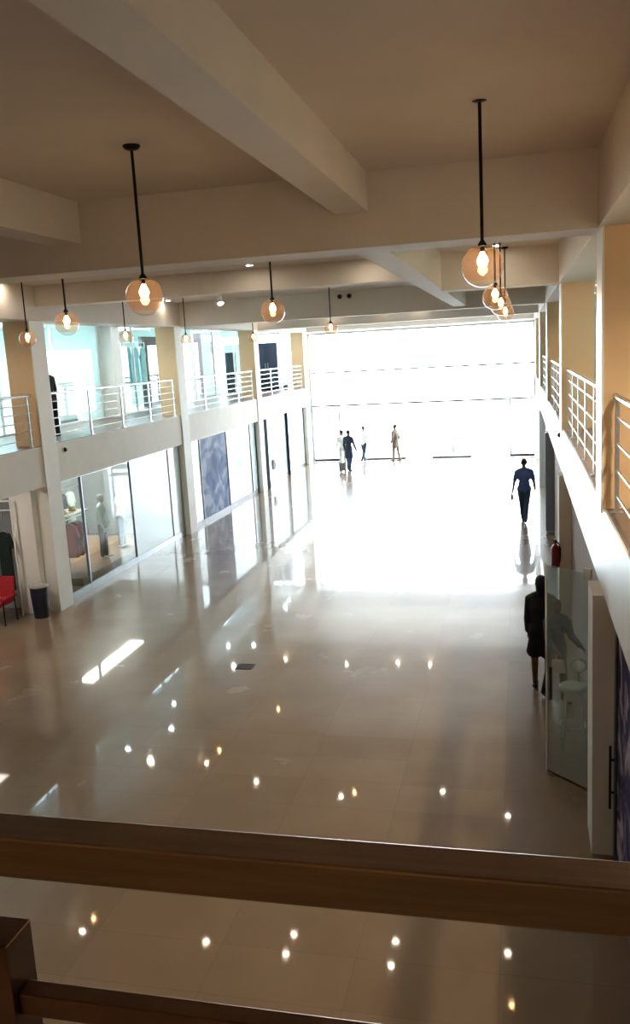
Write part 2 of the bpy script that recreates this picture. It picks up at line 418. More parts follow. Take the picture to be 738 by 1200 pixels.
struct('trim_3', MB().box(0.80, 0.90, 33.5, 33.75, 0.0, 2.66), 'darkalu')
# end window of the left gallery
w2 = empty('window_2', (-10.6, YF + 0.05, ZG), kind='structure')
fr = MB(); fr.box(-12.0, -9.72, YF + 0.05, YF + 0.1, 6.04, 6.1); fr.box(-12.0, -9.72, YF + 0.05, YF + 0.1, ZG, ZG + 0.1); fr.box(-10.9, -10.84, YF + 0.05, YF + 0.1, ZG + 0.1, 6.04)
fr.build('window_frame', 'alu', w2)
MB().box(-12.0, -9.72, YF + 0.07, YF + 0.08, ZG + 0.1, 6.04).build('glass_pane', 'clear', w2)

# ------------------------------------------------------------------ shop fronts, left upper (glass at X = -12)
XG = -12.0
wi = 3
def front(x, y0, y1, z0, z1, posts, framem, glassm, kickz=0.0, t=0.05, pw=0.05, panes=None):
    global wi
    o = empty('window_%d' % wi, (x, (y0 + y1) / 2, z0), kind='structure'); wi += 1
    fr = MB(); fr.box(x - t/2, x + t/2, y0, y1, z1 - 0.05, z1); fr.box(x - t/2, x + t/2, y0, y1, z0, z0 + 0.05 + kickz)
    fr.build('window_frame', framem, o)
    for p in posts: MB().box(x - t/2 - 0.005, x + t/2 + 0.005, p - pw/2, p + pw/2, z0, z1).build('mullion', framem, o)
    ps = sorted(posts)
    for k, (a, b) in enumerate(zip(ps[:-1], ps[1:])):
        g = glassm if panes is None else panes[k]
        if g: MB().box(x - 0.006, x + 0.006, a + pw/2, b - pw/2, z0 + 0.05 + kickz, z1 - 0.05).build('glass_pane', g, o)
    return o
for i in range(1, 5):
    y0, y1 = CY[i] + 0.0, CY[i+1] + 0.0
    if i == 4: y1 = 38.9
    front(XG, y0 + 0.33, y1 + 0.19, ZG + 0.012, 6.25, [y0 + 0.36, y0 + 2.6, y0 + 5.2, y1 + 0.16], 'whitealu', 'shopglass')
struct('column', MB().box(XG - 0.1, XG + 0.35, 23.85, 24.4, ZG + 0.012, 6.25), 'white')
# left lower fronts (glass at X = -9.65)
front(-9.65, 16.37, 23.38, 0.0, ZS, [16.40, 17.5, 20.05, 22.55, 23.35], 'alu', 'shopglass', kickz=0.1, panes=['shopglass', 'shopglass', 'frosted', 'frosted'])
front(-9.65, 23.97, 30.98, 0.0, ZS, [24.0, 25.05, 27.6, 30.25, 30.95], 'darkalu', 'shopglass', kickz=0.08, panes=['frosted', 'print_blue', 'frosted', 'frosted'])
front(-9.65, 31.57, 38.58, 0.0, ZS, [31.6, 32.2, 35.4, 38.5], 'darkalu', 'frosted', kickz=0.05, panes=['darkalu', 'frosted', 'frosted'], pw=0.09)
# interior floors of the left shops
struct('floor_shop', MB().box(-13.08, -9.72, 16.4, 23.3, 0.0, 0.012), 'shopfloor')
# right upper shop front, right lower blue front
front(1.75, 9.0, 39.0, ZG + 0.012, 6.25, [9.05, 12.4, 15.8, 19.6, 23.4, 27.2, 31, 35, 38.9], 'whitealu', 'shopglass')

# ------------------------------------------------------------------ railings
def railing(name, x, y0, y1, label, group, npost, nrail, m='steel', side=1):
    t = empty(name, (x, y0, ZG + 0.012), label, 'railing', group)
    z0 = ZG + 0.012; zt = 4.57
    h = MB(); h.tube((x, y0, zt - 0.025), (x, y1, zt - 0.025), 0.027, seg=14); h.build('handrail', m, t, True)
    for k in range(nrail):
        z = z0 + 0.16 + k * (zt - 0.2 - z0 - 0.16) / (nrail - 1)
        MB().tube((x, y0, z), (x, y1, z), 0.011, seg=8).build('rail', m, t, True)
    for k in range(npost):
        y = y0 + 0.12 + k * (y1 - y0 - 0.24) / (npost - 1)
        p = MB(); p.box(x - 0.018, x + 0.018, y - 0.018, y + 0.018, z0, zt - 0.045); p.box(x - 0.05, x + 0.05, y - 0.05, y + 0.05, z0, z0 + 0.012)
        p.build('post', m, t)
    for y in (y0, y1):
        c = MB(); c.ball((x, y, zt - 0.025), 0.03); c.build('end_cap', 'blackmetal', t, True)
    return t
LX = XL - 0.09
gl_ = 'steel railings along the left gallery'; gr_ = 'steel railings along the right gallery'
railing('gallery_railing', LX, 8.8, 15.72, 'steel railing of left gallery at the frame edge, left of first column', gl_, 5, 5)
railing('gallery_railing', LX, 16.4, 23.3, 'steel railing of left gallery where the person in dark clothes stands', gl_, 5, 5)
railing('gallery_railing', LX, 24.0, 30.9, 'steel railing of left gallery before the mint and mauve boards', gl_, 5, 5)
railing('gallery_railing', LX, 31.6, 38.5, 'steel railing of left gallery nearest the far window, before navy cabinet', gl_, 5, 5)
RX = XR + 0.085
railing('gallery_railing', RX, 1.2, 8.1, 'steel railing of right gallery at the frame edge, nearest the camera', gr_, 5, 4)
railing('gallery_railing', RX, 8.8, 15.7, 'steel railing of right gallery just beyond the big tan column', gr_, 6, 4)
railing('gallery_railing', RX, 16.4, 23.3, 'steel railing of right gallery beyond the second column, small with distance', gr_, 5, 4)
railing('gallery_railing', RX, 24.0, 30.9, 'farthest visible steel railing of right gallery beside the far window', gr_, 5, 4)
# foreground balustrade of square bronze tube
t = empty('foreground_railing', (-0.6, 0.78, ZG), 'bronze square-tube railing crossing the foreground close to the camera', 'railing')
MB().box(-6.0, 0.72, 0.755, 0.805, 4.519, 4.568, 0.003).build('handrail', 'bronze', t)
for px in (-0.61, -2.1, 0.66):
    q = MB().box(px - 0.032, px + 0.035, 0.762, 0.815, ZG, 4.425, 0.002).build('post', 'bronze_d', t)
    MB().tube((px - 0.012, 0.785, 4.425), (px - 0.012, 0.785, 4.519), 0.02, seg=16).build('post_neck', 'bronze_d', q, True)
    MB().box(px - 0.09, px + 0.09, 0.69, 0.87, ZG, ZG + 0.012).build('base_plate', 'bronze_d', q)
for z in (4.343, 4.10, 3.85, 3.65):
    for x0, x1 in ((-2.067, -0.645), (-0.574, 0.625), (-6.0, -2.135)):
        MB().box(x0, x1, 0.772, 0.798, z - 0.014, z + 0.014, 0.002).build('rail', 'bronze_d', t)

# ------------------------------------------------------------------ pendant lamps
def pendant(loc, top, label, globe='globe'):
    x, y, z = loc
    r = 0.145
    t = empty('pendant_lamp', (x, y, z - r), label, 'pendant lamp', 'glass globe pendant lamps')
    c = MB(); c.lathe([(0, top), (0.065, top), (0.065, top - 0.012), (0.05, top - 0.03), (0.012, top - 0.04), (0, top - 0.04)], (x, y, 0), 24); c.build('canopy', 'blackmetal', t, True)
    MB().tube((x, y, z + r), (x, y, top - 0.035), 0.012, seg=10).build('rod', 'blackmetal', t, True)
    so = MB().lathe([(0, 0.025), (0.014, 0.025), (0.03, 0.0), (0.03, -0.012), (0.016, -0.018), (0.014, -0.05), (0, -0.05)], (x, y, z + r), 20).build('socket', 'blackmetal', t, True)
    g = MB(); pr = []
    for k in range(4, 19): a = PI * k / 24; pr.append((r * math.sin(a), r * math.cos(a)))
    g.lathe(pr, (x, y, z), 36); g.build('globe', globe, t, True)
    b2 = MB(); b2.lathe([(r * math.sin(PI*k/24), r * math.cos(PI*k/24)) for k in range(18, 24)] + [(0, -r)], (x, y, z), 36); b2.build('globe_base', 'globe_clear', t, True)
    b = MB(); b.lathe([(0, 0.05), (0.012, 0.047), (0.02, 0.03), (0.034, 0.005), (0.038, -0.015), (0.03, -0.04), (0.015, -0.05), (0, -0.053)], (x, y, z + 0.045), 20); b.build('bulb', 'bulb', t, True)
    return t
p0 = pendant((-2.79, 6.35, 5.57), ZC, 'large amber glass globe pendant hanging left of the long ceiling beam')
for (x, y, z, lb) in (
    (-0.23, 6.28, 5.60, 'large amber glass globe pendant hanging right of the long ceiling beam'),
    (-2.85, 10.2, 5.59, 'amber globe pendant hanging mid-hall in front of the cross beams'),
    (-5.32, 9.74, 5.59, 'amber globe pendant left of the large left globe, over the gallery glass'),
    (-8.26, 13.7, 5.59, 'glowing globe pendant at far left in front of the tan column'),
    (-7.55, 16.1, 5.59, 'pale globe pendant in front of the upper shop with hanging garments'),
    (-0.245, 10.4, 5.59, 'second globe pendant in the right-hand row, behind the large right globe'),
    (-0.225, 12.7, 5.59, 'third globe pendant in the right-hand row above the far window'),
    (-0.20, 15.6, 5.57, 'last and smallest globe pendant in the right-hand row'),
    (-8.2, 21.0, 5.59, 'small globe pendant beside the second left gallery column'),
    (-7.3, 23.9, 5.59, 'small globe pendant beside the third left gallery column'),
    (-4.05, 19.2, 5.59, 'tiny globe pendant silhouetted at the top of the far window')):
    dup(p0, (x, y, z - 0.145), lb)
# one more near the camera end, out of frame above, whose glow tints the near ceiling
for (x, y) in ((-5.4, -1.5), (-0.4, -1.5), (-2.8, -1.5), (-8.0, 3.0)):
    dup(p0, (x, y, 5.57 - 0.145), 'globe pendant above the near gallery, outside the picture')

# downlights
def downlight(x, y, z, label, group, m='dl', r=0.055):
    t = empty('ceiling_downlight', (x, y, z), label, 'downlight', group)
    MB().lathe([(r, -0.004), (r + 0.02, -0.006), (r + 0.025, 0.0), (r, 0.0), (r, -0.004)], (x, y, z), 20).build('trim_ring', 'whitealu', t, True)
    MB().lathe([(0, -0.003), (r, -0.003)], (x, y, z), 20).build('lens', m, t)
    return t
hallg = 'downlights recessed between the hall beams'
d0 = downlight(-9.1, 14.6, ZC, 'small recessed downlight in the hall ceiling hidden behind a cross beam', hallg)
for x, y in ((-6.36, 14.7), (-4.63, 15.2), (-4.64, 14.6), (-2.54, 15.3), (-2.53, 14.6), (-0.33, 15.3), (-7.29, 21.3), (-4.76, 20.8), (-2.1, 21.4), (-0.38, 20.4),
             (-6.6, 31.4), (-6.5, 30.6), (-4.57, 30.9), (-3.35, 30.8), (-9.0, 30.9), (-9.1, 22.2)):
    dup(d0, (x, y, ZC))
galg = 'downlights in the left gallery ceiling'
g0 = downlight(-11.5, 22.0, 6.26, 'round downlight over the left gallery, nearest the picture edge', galg, 'dlw', 0.075)
names = ['over the left gallery above the hanging garments', 'over the left gallery before the second column', 'in the left shop ceiling behind the glass', 'over the left gallery above the mint board',
         'over the left gallery above the framed picture', 'over the left gallery beyond the third column', 'over the left gallery at the picture edge, near the first column', 'over the left gallery nearest the far window']
for (x, y), nm in zip(((-10.72, 23.5), (-11.4, 25.4), (-12.9, 29.4), (-11.4, 31.1), (-10.4, 31.3), (-11.0, 35.0), (-11.0, 17.6), (-10.6, 37.6)), names):
    dup(g0, (x, y, 6.26), 'round downlight ' + nm)
r0 = downlight(1.45, 16.2, 6.26, 'round downlight over the right gallery, largest, beside the tan column', 'downlights in the right gallery ceiling', 'dl', 0.08)
for x, y, nm in ((1.5, 20.9, 'middle one of the row beside the tan column'), (1.5, 25.0, 'lowest one of the row beside the tan column'), (1.5, 11.5, 'hidden behind the tan column'), (1.5, 4.0, 'outside the picture at right')):
    dup(r0, (x, y, 6.26), 'round downlight over the right gallery, ' + nm)
for nm, x, y, pw in (('right_gallery_near', 1.5, 5.2, 220), ('right_gallery_far', 1.5, 11.5, 190), ('right_gallery_end', 1.5, 20.9, 60)):
    ld = bpy.data.lights.new('downlight_' + nm, 'SPOT'); ld.energy = pw; ld.color = (1.0, 0.80, 0.56); ld.spot_size = 2.7; ld.spot_blend = 0.6; ld.shadow_soft_size = 0.07
    lo = bpy.data.objects.new('downlight_' + nm, ld); COL.objects.link(lo); lo.location = (x, y, 6.24)
for y, nm in ((13.9, 'first'), (21.3, 'second'), (28.9, 'third'), (36.4, 'fourth')):  # lamps added to brighten the near faces of the left columns
    dup(g0, (-10.45, y, 6.26), 'round downlight over the left gallery just before the %s tan column' % nm)
    ld = bpy.data.lights.new('downlight_gallery_' + nm, 'SPOT'); ld.energy = 45; ld.color = (1.0, 0.84, 0.64); ld.spot_size = 2.7; ld.spot_blend = 0.6; ld.shadow_soft_size = 0.07
    lo = bpy.data.objects.new('downlight_gallery_' + nm, ld); COL.objects.link(lo); lo.location = (-10.45, y, 6.24)
# spotlight on the underside of the shallow cross beam
t = empty('spotlight', (-5.47, 15.95, 6.1), 'small white spotlight glowing under the cross beam left of the middle pendant', 'spotlight')
MB().tube((-5.47, 15.95, 6.19), (-5.47, 15.95, 6.27), 0.02).build('stem', 'whitealu', t, True)
MB().tube((-5.49, 15.93, 6.21), (-5.45, 15.87, 6.09), 0.045, 0.055, seg=16).build('housing', 'whitealu', t, True)
MB().tube((-5.45, 15.87, 6.09), (-5.448, 15.867, 6.083), 0.05, seg=16).build('lens', 'dl', t, True)
for x, s_ in ((-4.65, 'left'), (-4.39, 'right')):
    o = MB().lathe([(0, 0.07), (0.05, 0.06), (0.065, 0.02), (0.065, 0), (0, 0)], (0, 0, 0), 20)
    for v in o.b.verts: v.co = Vector((x + v.co.x, 23.4 - v.co.z, 6.53 + v.co.y))
    tag(o.build('smoke_detector', 'blackmetal', None, True), 'dark round detector on the third cross beam, %s of the pair' % s_, 'detector', 'detectors on the cross beam')
for x, y, z, sg, lb in ((XL, 16.73, 3.33, 1, 'small dark round sensor on the left gallery edge'), (XR, 16.92, 3.29, -1, 'small dark round sensor on the right gallery edge')):
    o = MB().lathe([(0, 0.05), (0.03, 0.045), (0.05, 0.01), (0.05, 0), (0, 0)], (0, 0, 0), 20)
    for v in o.b.verts: v.co = Vector((x + sg * v.co.z, y + v.co.x, z + v.co.y))
    tag(o.build('wall_sensor', 'blackmetal', None, True), lb, 'sensor', 'sensors on the gallery edges')

# shop light panels
def panel(x0, x1, y0, y1, z, m, label, grp):
    t = empty('light_panel', ((x0+x1)/2, (y0+y1)/2, z), label, 'ceiling light', grp)
    fr = MB(); fr.box(x0-0.03, x1+0.03, y0-0.03, y0, z-0.03, z); fr.box(x0-0.03, x1+0.03, y1, y1+0.03, z-0.03, z); fr.box(x0-0.03, x0, y0, y1, z-0.03, z); fr.box(x1, x1+0.03, y0, y1, z-0.03, z)
    fr.build('frame', 'whitealu', t); MB().box(x0, x1, y0, y1, z-0.02, z-0.012).build('diffuser', m, t)
for i in range(1, 5):
    y = (CY[i] + CY[i+1]) / 2 + 0.2
    hw_ = 0.35 if i == 1 else 1.2
    panel(-13.9 if i == 1 else -13.8, -13.6 if i == 1 else -12.5, y - hw_, y + hw_, 6.26, 'panel', 'cool white ceiling panel inside the %s upper left shop' % ['first', 'second', 'third', 'fourth'][i-1], 'ceiling panels in the upper left shops')
panel(-11.5, -11.05, 19.6, 22.9, 3.2, 'panelb', 'neutral ceiling panel inside the lower left clothes shop', 'ceiling panels in the lower left shops')
panel(-10.7, -10.2, 11.4, 14.6, 3.2, 'panelw', 'neutral ceiling panel over the red chair', 'ceiling panels in the lower left shops')
panel(-12.2, -10.2, 26, 29, 3.2, 'panel', 'cool ceiling panel behind the blue window print', 'ceiling panels in the lower left shops')
panel(1.9, 2.5, 11, 14.5, 6.26, 'panelw', 'neutral ceiling panel behind the right gallery glass', 'ceiling panels in the right shops')

# ------------------------------------------------------------------ right lower shop front: blue framed glass door
t = empty('shop_door', (0.90, 7.2, 0), 'blue-framed glass shop door with purple window print at lower right edge', 'door')
fr = MB(); fr.box(0.86, 0.94, 8.05, 8.17, 0, ZS - 0.01); fr.box(0.86, 0.94, 6.2, 6.32, 0, ZS - 0.01); fr.box(0.86, 0.94, 6.32, 8.05, ZS - 0.13, ZS - 0.01); fr.box(0.86, 0.94, 6.32, 8.05, 0, 0.14)
fr.build('frame', mat('navy_frame_paint', (44, 52, 84), 0.4), t)
MB().box(0.88, 0.92, 6.32, 8.05, 0.14, ZS - 0.13).build('printed_panel', 'print_purple', t)
h = MB(); h.tube((0.82, 8.12, 0.55), (0.82, 8.12, 1.2), 0.012, seg=12)
h.tube((0.82, 8.12, 0.72), (0.862, 8.12, 0.72), 0.011); h.tube((0.82, 8.12, 1.06), (0.862, 8.12, 1.06), 0.011)
h.build('handle', 'blackmetal', t, True)
struct('trim_4', MB().box(0.86, 0.96, 8.175, 8.198, 0, ZS - 0.01), 'alu')
struct('wall_right_near', MB().box(0.90, 1.06, -2, 6.19, 0, 3.2), 'bluewall')

# open frameless glass door leaf
ang = math.atan2(9.41 - 9.86, 0.735 - 0.275)
t = empty('glass_door', (0.735, 9.41, 0), 'tall frameless glass door leaf standing open into the hall on the right', 'door', rz=0)
d = Vector((0.275 - 0.735, 9.86 - 9.41, 0)); L_ = d.length; d.normalize(); nrm = Vector((-d.y, d.x, 0))
def leafbox(a, b, z0, z1, th):
    pts = [Vector((0.735, 9.41, z0)) + d * a - nrm * th/2, Vector((0.735, 9.41, z0)) + d * b - nrm * th/2, Vector((0.735, 9.41, z0)) + d * b + nrm * th/2, Vector((0.735, 9.41, z0)) + d * a + nrm * th/2]
    return MB().prism(pts, (0, 0, z1 - z0))
leafbox(0.0, L_ - 0.018, 0.05, 2.56, 0.012).build('glass_pane', 'doorglass', t)
leafbox(L_ - 0.018, L_, 0.02, 2.58, 0.016).build('edge_strip', 'whitef', t)
leafbox(0.0, L_ - 0.018, 0.02, 0.05, 0.022).build('bottom_rail', 'brass', t)
leafbox(-0.01, 0.09, 2.50, 2.62, 0.03).build('top_hinge', 'whitealu', t)
leafbox(L_ - 0.10, L_ - 0.02, 0.0, 0.03, 0.03).build('floor_stop', 'steel', t)
hh = leafbox(L_ - 0.09, L_ - 0.06, 0.95, 1.35, 0.02); o = hh.build('handle', 'blackmetal', t)
struct('trim_5', MB().box(0.66, 0.69, 8.2, 8.75, 0, ZS - 0.003), 'white')

# fire extinguisher on the second right column
t = empty('fire_extinguisher', (0.60, 15.72, 1.02), 'red fire extinguisher hung on the white column beyond the open glass door', 'fire extinguisher')
MB().lathe([(0, 0), (0.07, 0.0), (0.078, 0.02), (0.078, 0.34), (0.06, 0.39), (0.025, 0.42), (0.02, 0.45), (0, 0.45)], (0.62, 15.715, 1.02), 24).build('cylinder_body', 'redpaint', t, True)
v = MB(); v.tube((0.62, 15.715, 1.47), (0.62, 15.715, 1.52), 0.022); v.box(0.60, 0.64, 15.64, 15.75, 1.52, 1.54); v.build('valve', 'blackmetal', t)
MB().path([(0.64, 15.69, 1.5), (0.69, 15.66, 1.44), (0.70, 15.66, 1.2), (0.69, 15.66, 1.12)], 0.012).build('hose', 'blackmetal', t, True)
MB().box(0.60, 0.72, 15.775, 15.8, 1.2, 1.36).build('bracket', 'blackmetal', t)

# ------------------------------------------------------------------ small things on the floor
t = empty('trash_bin', (-9.66, 15.42, 0), 'dark navy waste bin with pale rim against the left column', 'bin')
MB().lathe([(0, 0.0), (0.15, 0.0), (0.155, 0.02), (0.185, 0.66), (0.165, 0.66), (0.14, 0.04), (0, 0.04)], (-9.68, 15.40, 0), 32).build('body', 'binplastic', t, True)
MB().torus((-9.68, 15.40, 0.665), 0.185, 0.018, 'Z', 32).build('rim', 'binliner', t, True)
MB().lathe([(0.17, 0.67), (0.15, 0.70), (0.05, 0.715), (0, 0.715)], (-9.68, 15.40, 0), 32).build('lid', 'binliner', t, True)
t = empty('floor_drain', (-4.485, 12.96, 0), 'small dark rectangular drain grate set in the polished floor', 'drain')
fr = MB(); fr.box(-4.63, -4.34, 12.84, 12.86, 0.0005, 0.008); fr.box(-4.63, -4.34, 13.06, 13.08, 0.0005, 0.008); fr.box(-4.63, -4.61, 12.86, 13.06, 0.0005, 0.008); fr.box(-4.36, -4.34, 12.86, 13.06, 0.0005, 0.008)
fr.build('frame', 'blackmetal', t)
gb = MB(); gb.box(-4.61, -4.36, 12.86, 13.06, 0.0003, 0.002)
for k in range(9): gb.box(-4.605 + k*0.027, -4.593 + k*0.027, 12.86, 13.06, 0.002, 0.007)
gb.build('grate', 'blackmetal', t)
tag(MB().box(-1.75, -0.6, 36.3, 37.4, 0.0, 0.012, 0.004).build('door_mat', 'matgrey'), 'grey door mat lying before the far window, right of centre', 'mat')

# red chair in the open shop at far left
t = empty('chair', (-10.42, 15.1, 0), 'red upholstered armchair with thin dark legs at the left edge', 'chair')
cx, cy = -10.42, 14.98
MB().box(cx-0.26, cx+0.26, cy-0.25, cy+0.25, 0.38, 0.48, 0.03).build('seat', 'red', t, True)
MB().prism([(cx-0.27, cy+0.20, 0.42), (cx+0.27, cy+0.20, 0.42), (cx+0.24, cy+0.32, 0.88), (cx-0.24, cy+0.32, 0.88)], (0, 0.05, 0.01)).build('backrest', 'red', t)
for s_ in (-1, 1):
    MB().box(cx+s_*0.30-0.035, cx+s_*0.30+0.035, cy-0.25, cy+0.25, 0.50, 0.56, 0.015).build('armrest', 'red', t, True)
    for q in (-1, 1):
        MB().tube((cx+s_*0.30, cy+q*0.22, 0.0), (cx+s_*0.29, cy+q*0.2, 0.51), 0.014).build('leg', 'blackmetal', t, True)
tag(MB().box(cx-0.20, cx+0.05, cy-0.2, cy+0.1, 0.482, 0.53, 0.02).build('folded_cloth', 'whitef', None, True), 'white folded cloth lying on the red chair seat', 'cloth')
# teal and white bags on the floor before it
def bag(x, y, w_, dd, h, m, label):
    t = empty('shopping_bag', (x, y, 0), label, 'bag')
    MB().prism([(x-w_/2, y-dd/2, 0), (x+w_/2, y-dd/2, 0), (x+w_/2, y+dd/2, 0), (x-w_/2, y+dd/2, 0)], (0, 0, h)).build('body', m, t)
    for q in (-1, 1):
        MB().path([(x-w_*0.25, y+q*dd/2, h-0.02), (x-w_*0.2, y+q*dd/2, h+0.1), (x+w_*0.2, y+q*dd/2, h+0.1), (x+w_*0.25, y+q*dd/2, h-0.02)], 0.006).build('handle', 'whitef', t, True)
    return t
bag(-10.50, 14.55, 0.30, 0.14, 0.16, 'teal', 'teal carrier bag on the floor in front of the red chair')

# garment rack with dark green garment left of the wall stub
def hanger_garment(x, y, zt, w_, h, m, label, cat, group=None, ax='Y', rail_z=None, sleeve=True, flare=1.0, thick=0.07):
    """shirt or dress outline with thickness, on a wire hanger; ax = direction of its width"""
    t = empty('garment', (x, y, zt - h), label, cat, group)
    hw = w_/2
    out = [(-0.06, 0), (-hw*0.8, -0.05)]
    if sleeve: out += [(-hw*1.15, -0.30), (-hw*0.92, -0.36), (-hw*0.72, -0.2)]
    out += [(-hw*0.72*flare, -h), (0, -h*1.01)]
    full = out + [(-a, b) for a, b in reversed(out[:-1])]
    def P(a, b, dpt): return (x + dpt, y + a, zt + b) if ax == 'Y' else (x + a, y + dpt, zt + b)
    vec = (thick, 0, 0) if ax == 'Y' else (0, thick, 0)
    mb = MB().prism([P(a, b, -thick/2) for a, b in full], vec)
    bmesh.ops.triangulate(mb.b, faces=[q for q in mb.b.faces if len(q.verts) > 4])
    mb.build('cloth', m, t)
    if rail_z is None: rail_z = zt + 0.1
    MB().path([P(-hw*0.6, -0.03, 0), P(0, 0.03, 0), P(hw*0.6, -0.03, 0)], 0.006).tube(P(0, 0.03, 0), P(0, rail_z - zt, 0), 0.004, seg=6).build('hanger', 'steel', t, True)
    return t
t = empty('clothes_rack', (-10.6, 15.25, 0), 'white clothes rack at the left edge behind the red chair', 'rack')
k = MB(); k.tube((-11.4, 15.46, 2.44), (-10.15, 15.46, 2.44), 0.02); k.tube((-11.4, 15.46, 2.25), (-10.15, 15.46, 2.25), 0.014); k.build('rail', 'whitealu', t, True)
for x in (-11.4, -10.15): MB().tube((x, 15.46, 0), (x, 15.46, 2.46), 0.02).build('upright', 'whitealu', t, True)
hanger_garment(-10.39, 15.46, 1.80, 0.36, 1.25, 'greenf', 'dark green long coat hanging on the white rack at left', 'garment', None, 'X', 2.25)
hanger_garment(-10.95, 15.46, 1.95, 0.46, 0.9, 'pink', 'pink top hanging on the white rack at left', 'garment', None, 'X', 2.25)

# ------------------------------------------------------------------ figures
def evaluated(mb, voxel, smooth=4, name='body'):
    me = bpy.data.meshes.new('tmp'); mb.b.to_mesh(me); mb.b.free()
    o = bpy.data.objects.new('tmp', me); COL.objects.link(o)
    r = o.modifiers.new('r', 'REMESH'); r.mode = 'VOXEL'; r.voxel_size = voxel; r.use_smooth_shade = True
    s_ = o.modifiers.new('s', 'SMOOTH'); s_.factor = 0.5; s_.iterations = smooth
    dg = bpy.context.evaluated_depsgraph_get()
    new = bpy.data.meshes.new_from_object(o.evaluated_get(dg)); new.name = name
    bpy.data.objects.remove(o); bpy.data.meshes.remove(me)
    for p in new.polygons: p.use_smooth = True
    return new
def figure(name, label, cat, loc, rz, H=1.72, legs=((0, 0), (0, 0)), arms=((8, 8, 10), (8, 8, 10)), top='navyf', bottom='denim', sleeve='short', skirt=None, coat=0.0,
           skin='skin', hair='hair', shoe='shoe', lean=0.0, head_turn=0.0, face=True, long_hair=False, female=False, group=None, vox=0.012, hidefeet=False):
    """facing +Y before rz. legs: (hip forward deg, knee bend deg) for L, R; arms: (forward deg, out deg, elbow bend deg) for L, R"""
    k = H / 1.72
    t = empty(name, loc, label, cat, group, rz)
    J = {}
    hipz = 0.90 * k; sw = (0.165 if female else 0.19) * k; hw = 0.096 * k
    rad = math.radians
    # legs first: drop the pelvis so the lower foot touches the ground
    ll = 0.43 * k; ls = 0.41 * k; ank = 0.07 * k
    low = 0
    chains = []
    for i, sd in enumerate((-1, 1)):
        a, kb = rad(legs[i][0]), rad(legs[i][1])
        ad = rad(legs[i][2]) if len(legs[i]) > 2 else 0.0
        hip = Vector((sd * hw, 0, 0)); knee = hip + Vector((-sd * math.sin(ad), math.sin(a), -math.cos(a))) * ll
        anc = knee + Vector((-sd * math.sin(ad), math.sin(a - kb), -math.cos(a - kb))) * ls
        chains.append((hip, knee, anc, a - kb))
    drop = -min(c[2].z for c in chains) + ank
    up_ = Vector((0, 0, drop))
    chains = [(a + up_, b + up_, c + up_, g) for a, b, c, g in chains]
    pel = Vector((0, 0, drop))
    ln = rad(lean); sp = Vector((0, math.sin(ln), math.cos(ln)))
    waist = pel + sp * 0.14 * k; chest = pel + sp * 0.36 * k; shc = pel + sp * 0.50 * k; neck = pel + sp * 0.575 * k
    head = neck + Vector((0, 0.02 * k, 0.115 * k))
    armsJ = []
    for i, sd in enumerate((-1, 1)):
        fa, oa, eb = (rad(v) for v in arms[i])
        sh = shc + Vector((sd * sw, 0, -0.04 * k))
        d1 = Vector((sd * math.sin(oa), math.sin(fa) * math.cos(oa), -math.cos(fa) * math.cos(oa)))
        el = sh + d1 * 0.29 * k
        f2 = fa + eb
        d2 = Vector((sd * math.sin(oa * 0.6), math.sin(f2) * math.cos(oa), -math.cos(f2) * math.cos(oa))).normalized()
        wr = el + d2 * 0.25 * k
        armsJ.append((sh, el, wr, d2, sd))
    B = MB()
    def cap(p, q, r, r2): B.hullcap(p, q, r * k, r2 * k)
    def torso(mb, inf):
        mb.ball(pel + sp * 0.02 * k, 0.15 * k + inf, 3, (1.02, 0.74, 0.72))
        mb.ball(waist, 0.13 * k + inf, 3, (1.0, 0.76, 1.1))
        mb.ball(chest, 0.155 * k + inf, 3, (1.04, 0.76, 1.05))
        for s2 in (-1, 1):
            mb.hullcap(shc + Vector((0, 0, 0.025 * k)), shc + Vector((s2 * sw * 0.86, 0, -0.035 * k)), 0.068 * k + inf * 0.6, 0.054 * k + inf)
            mb.hullcap(shc + Vector((s2 * sw * 0.62, 0, -0.05 * k)), chest + Vector((s2 * 0.07 * k, 0, -0.05 * k)), 0.07 * k + inf, 0.085 * k + inf)
        mb.hullcap(pel, chest, 0.10 * k + inf, 0.11 * k + inf)
        if female: 
            for s2 in (-1, 1): mb.ball(chest + Vector((s2 * 0.07 * k, 0.085 * k, 0.0)), 0.062 * k + inf, 2)
    torso(B, 0)
    cap(shc, neck + Vector((0, 0.01 * k, 0.04 * k)), 0.06, 0.052)
    for hip, knee, anc, g in chains:
        cap(hip, knee, 0.083, 0.056); cap(knee, anc, 0.054, 0.036)
        cap(knee + (anc - knee) * 0.12 + Vector((0, -0.014 * k, 0)), knee + (anc - knee) * 0.5 + Vector((0, -0.01 * k, 0)), 0.05, 0.045)
        fdir = Vector((0, math.cos(g * 0.5), math.sin(g * 0.5) if g < 0 else 0))
        cap(anc + Vector((0, -0.03 * k, -0.035 * k)), anc + fdir * 0.15 * k + Vector((0, 0, -0.045 * k)), 0.034, 0.026)
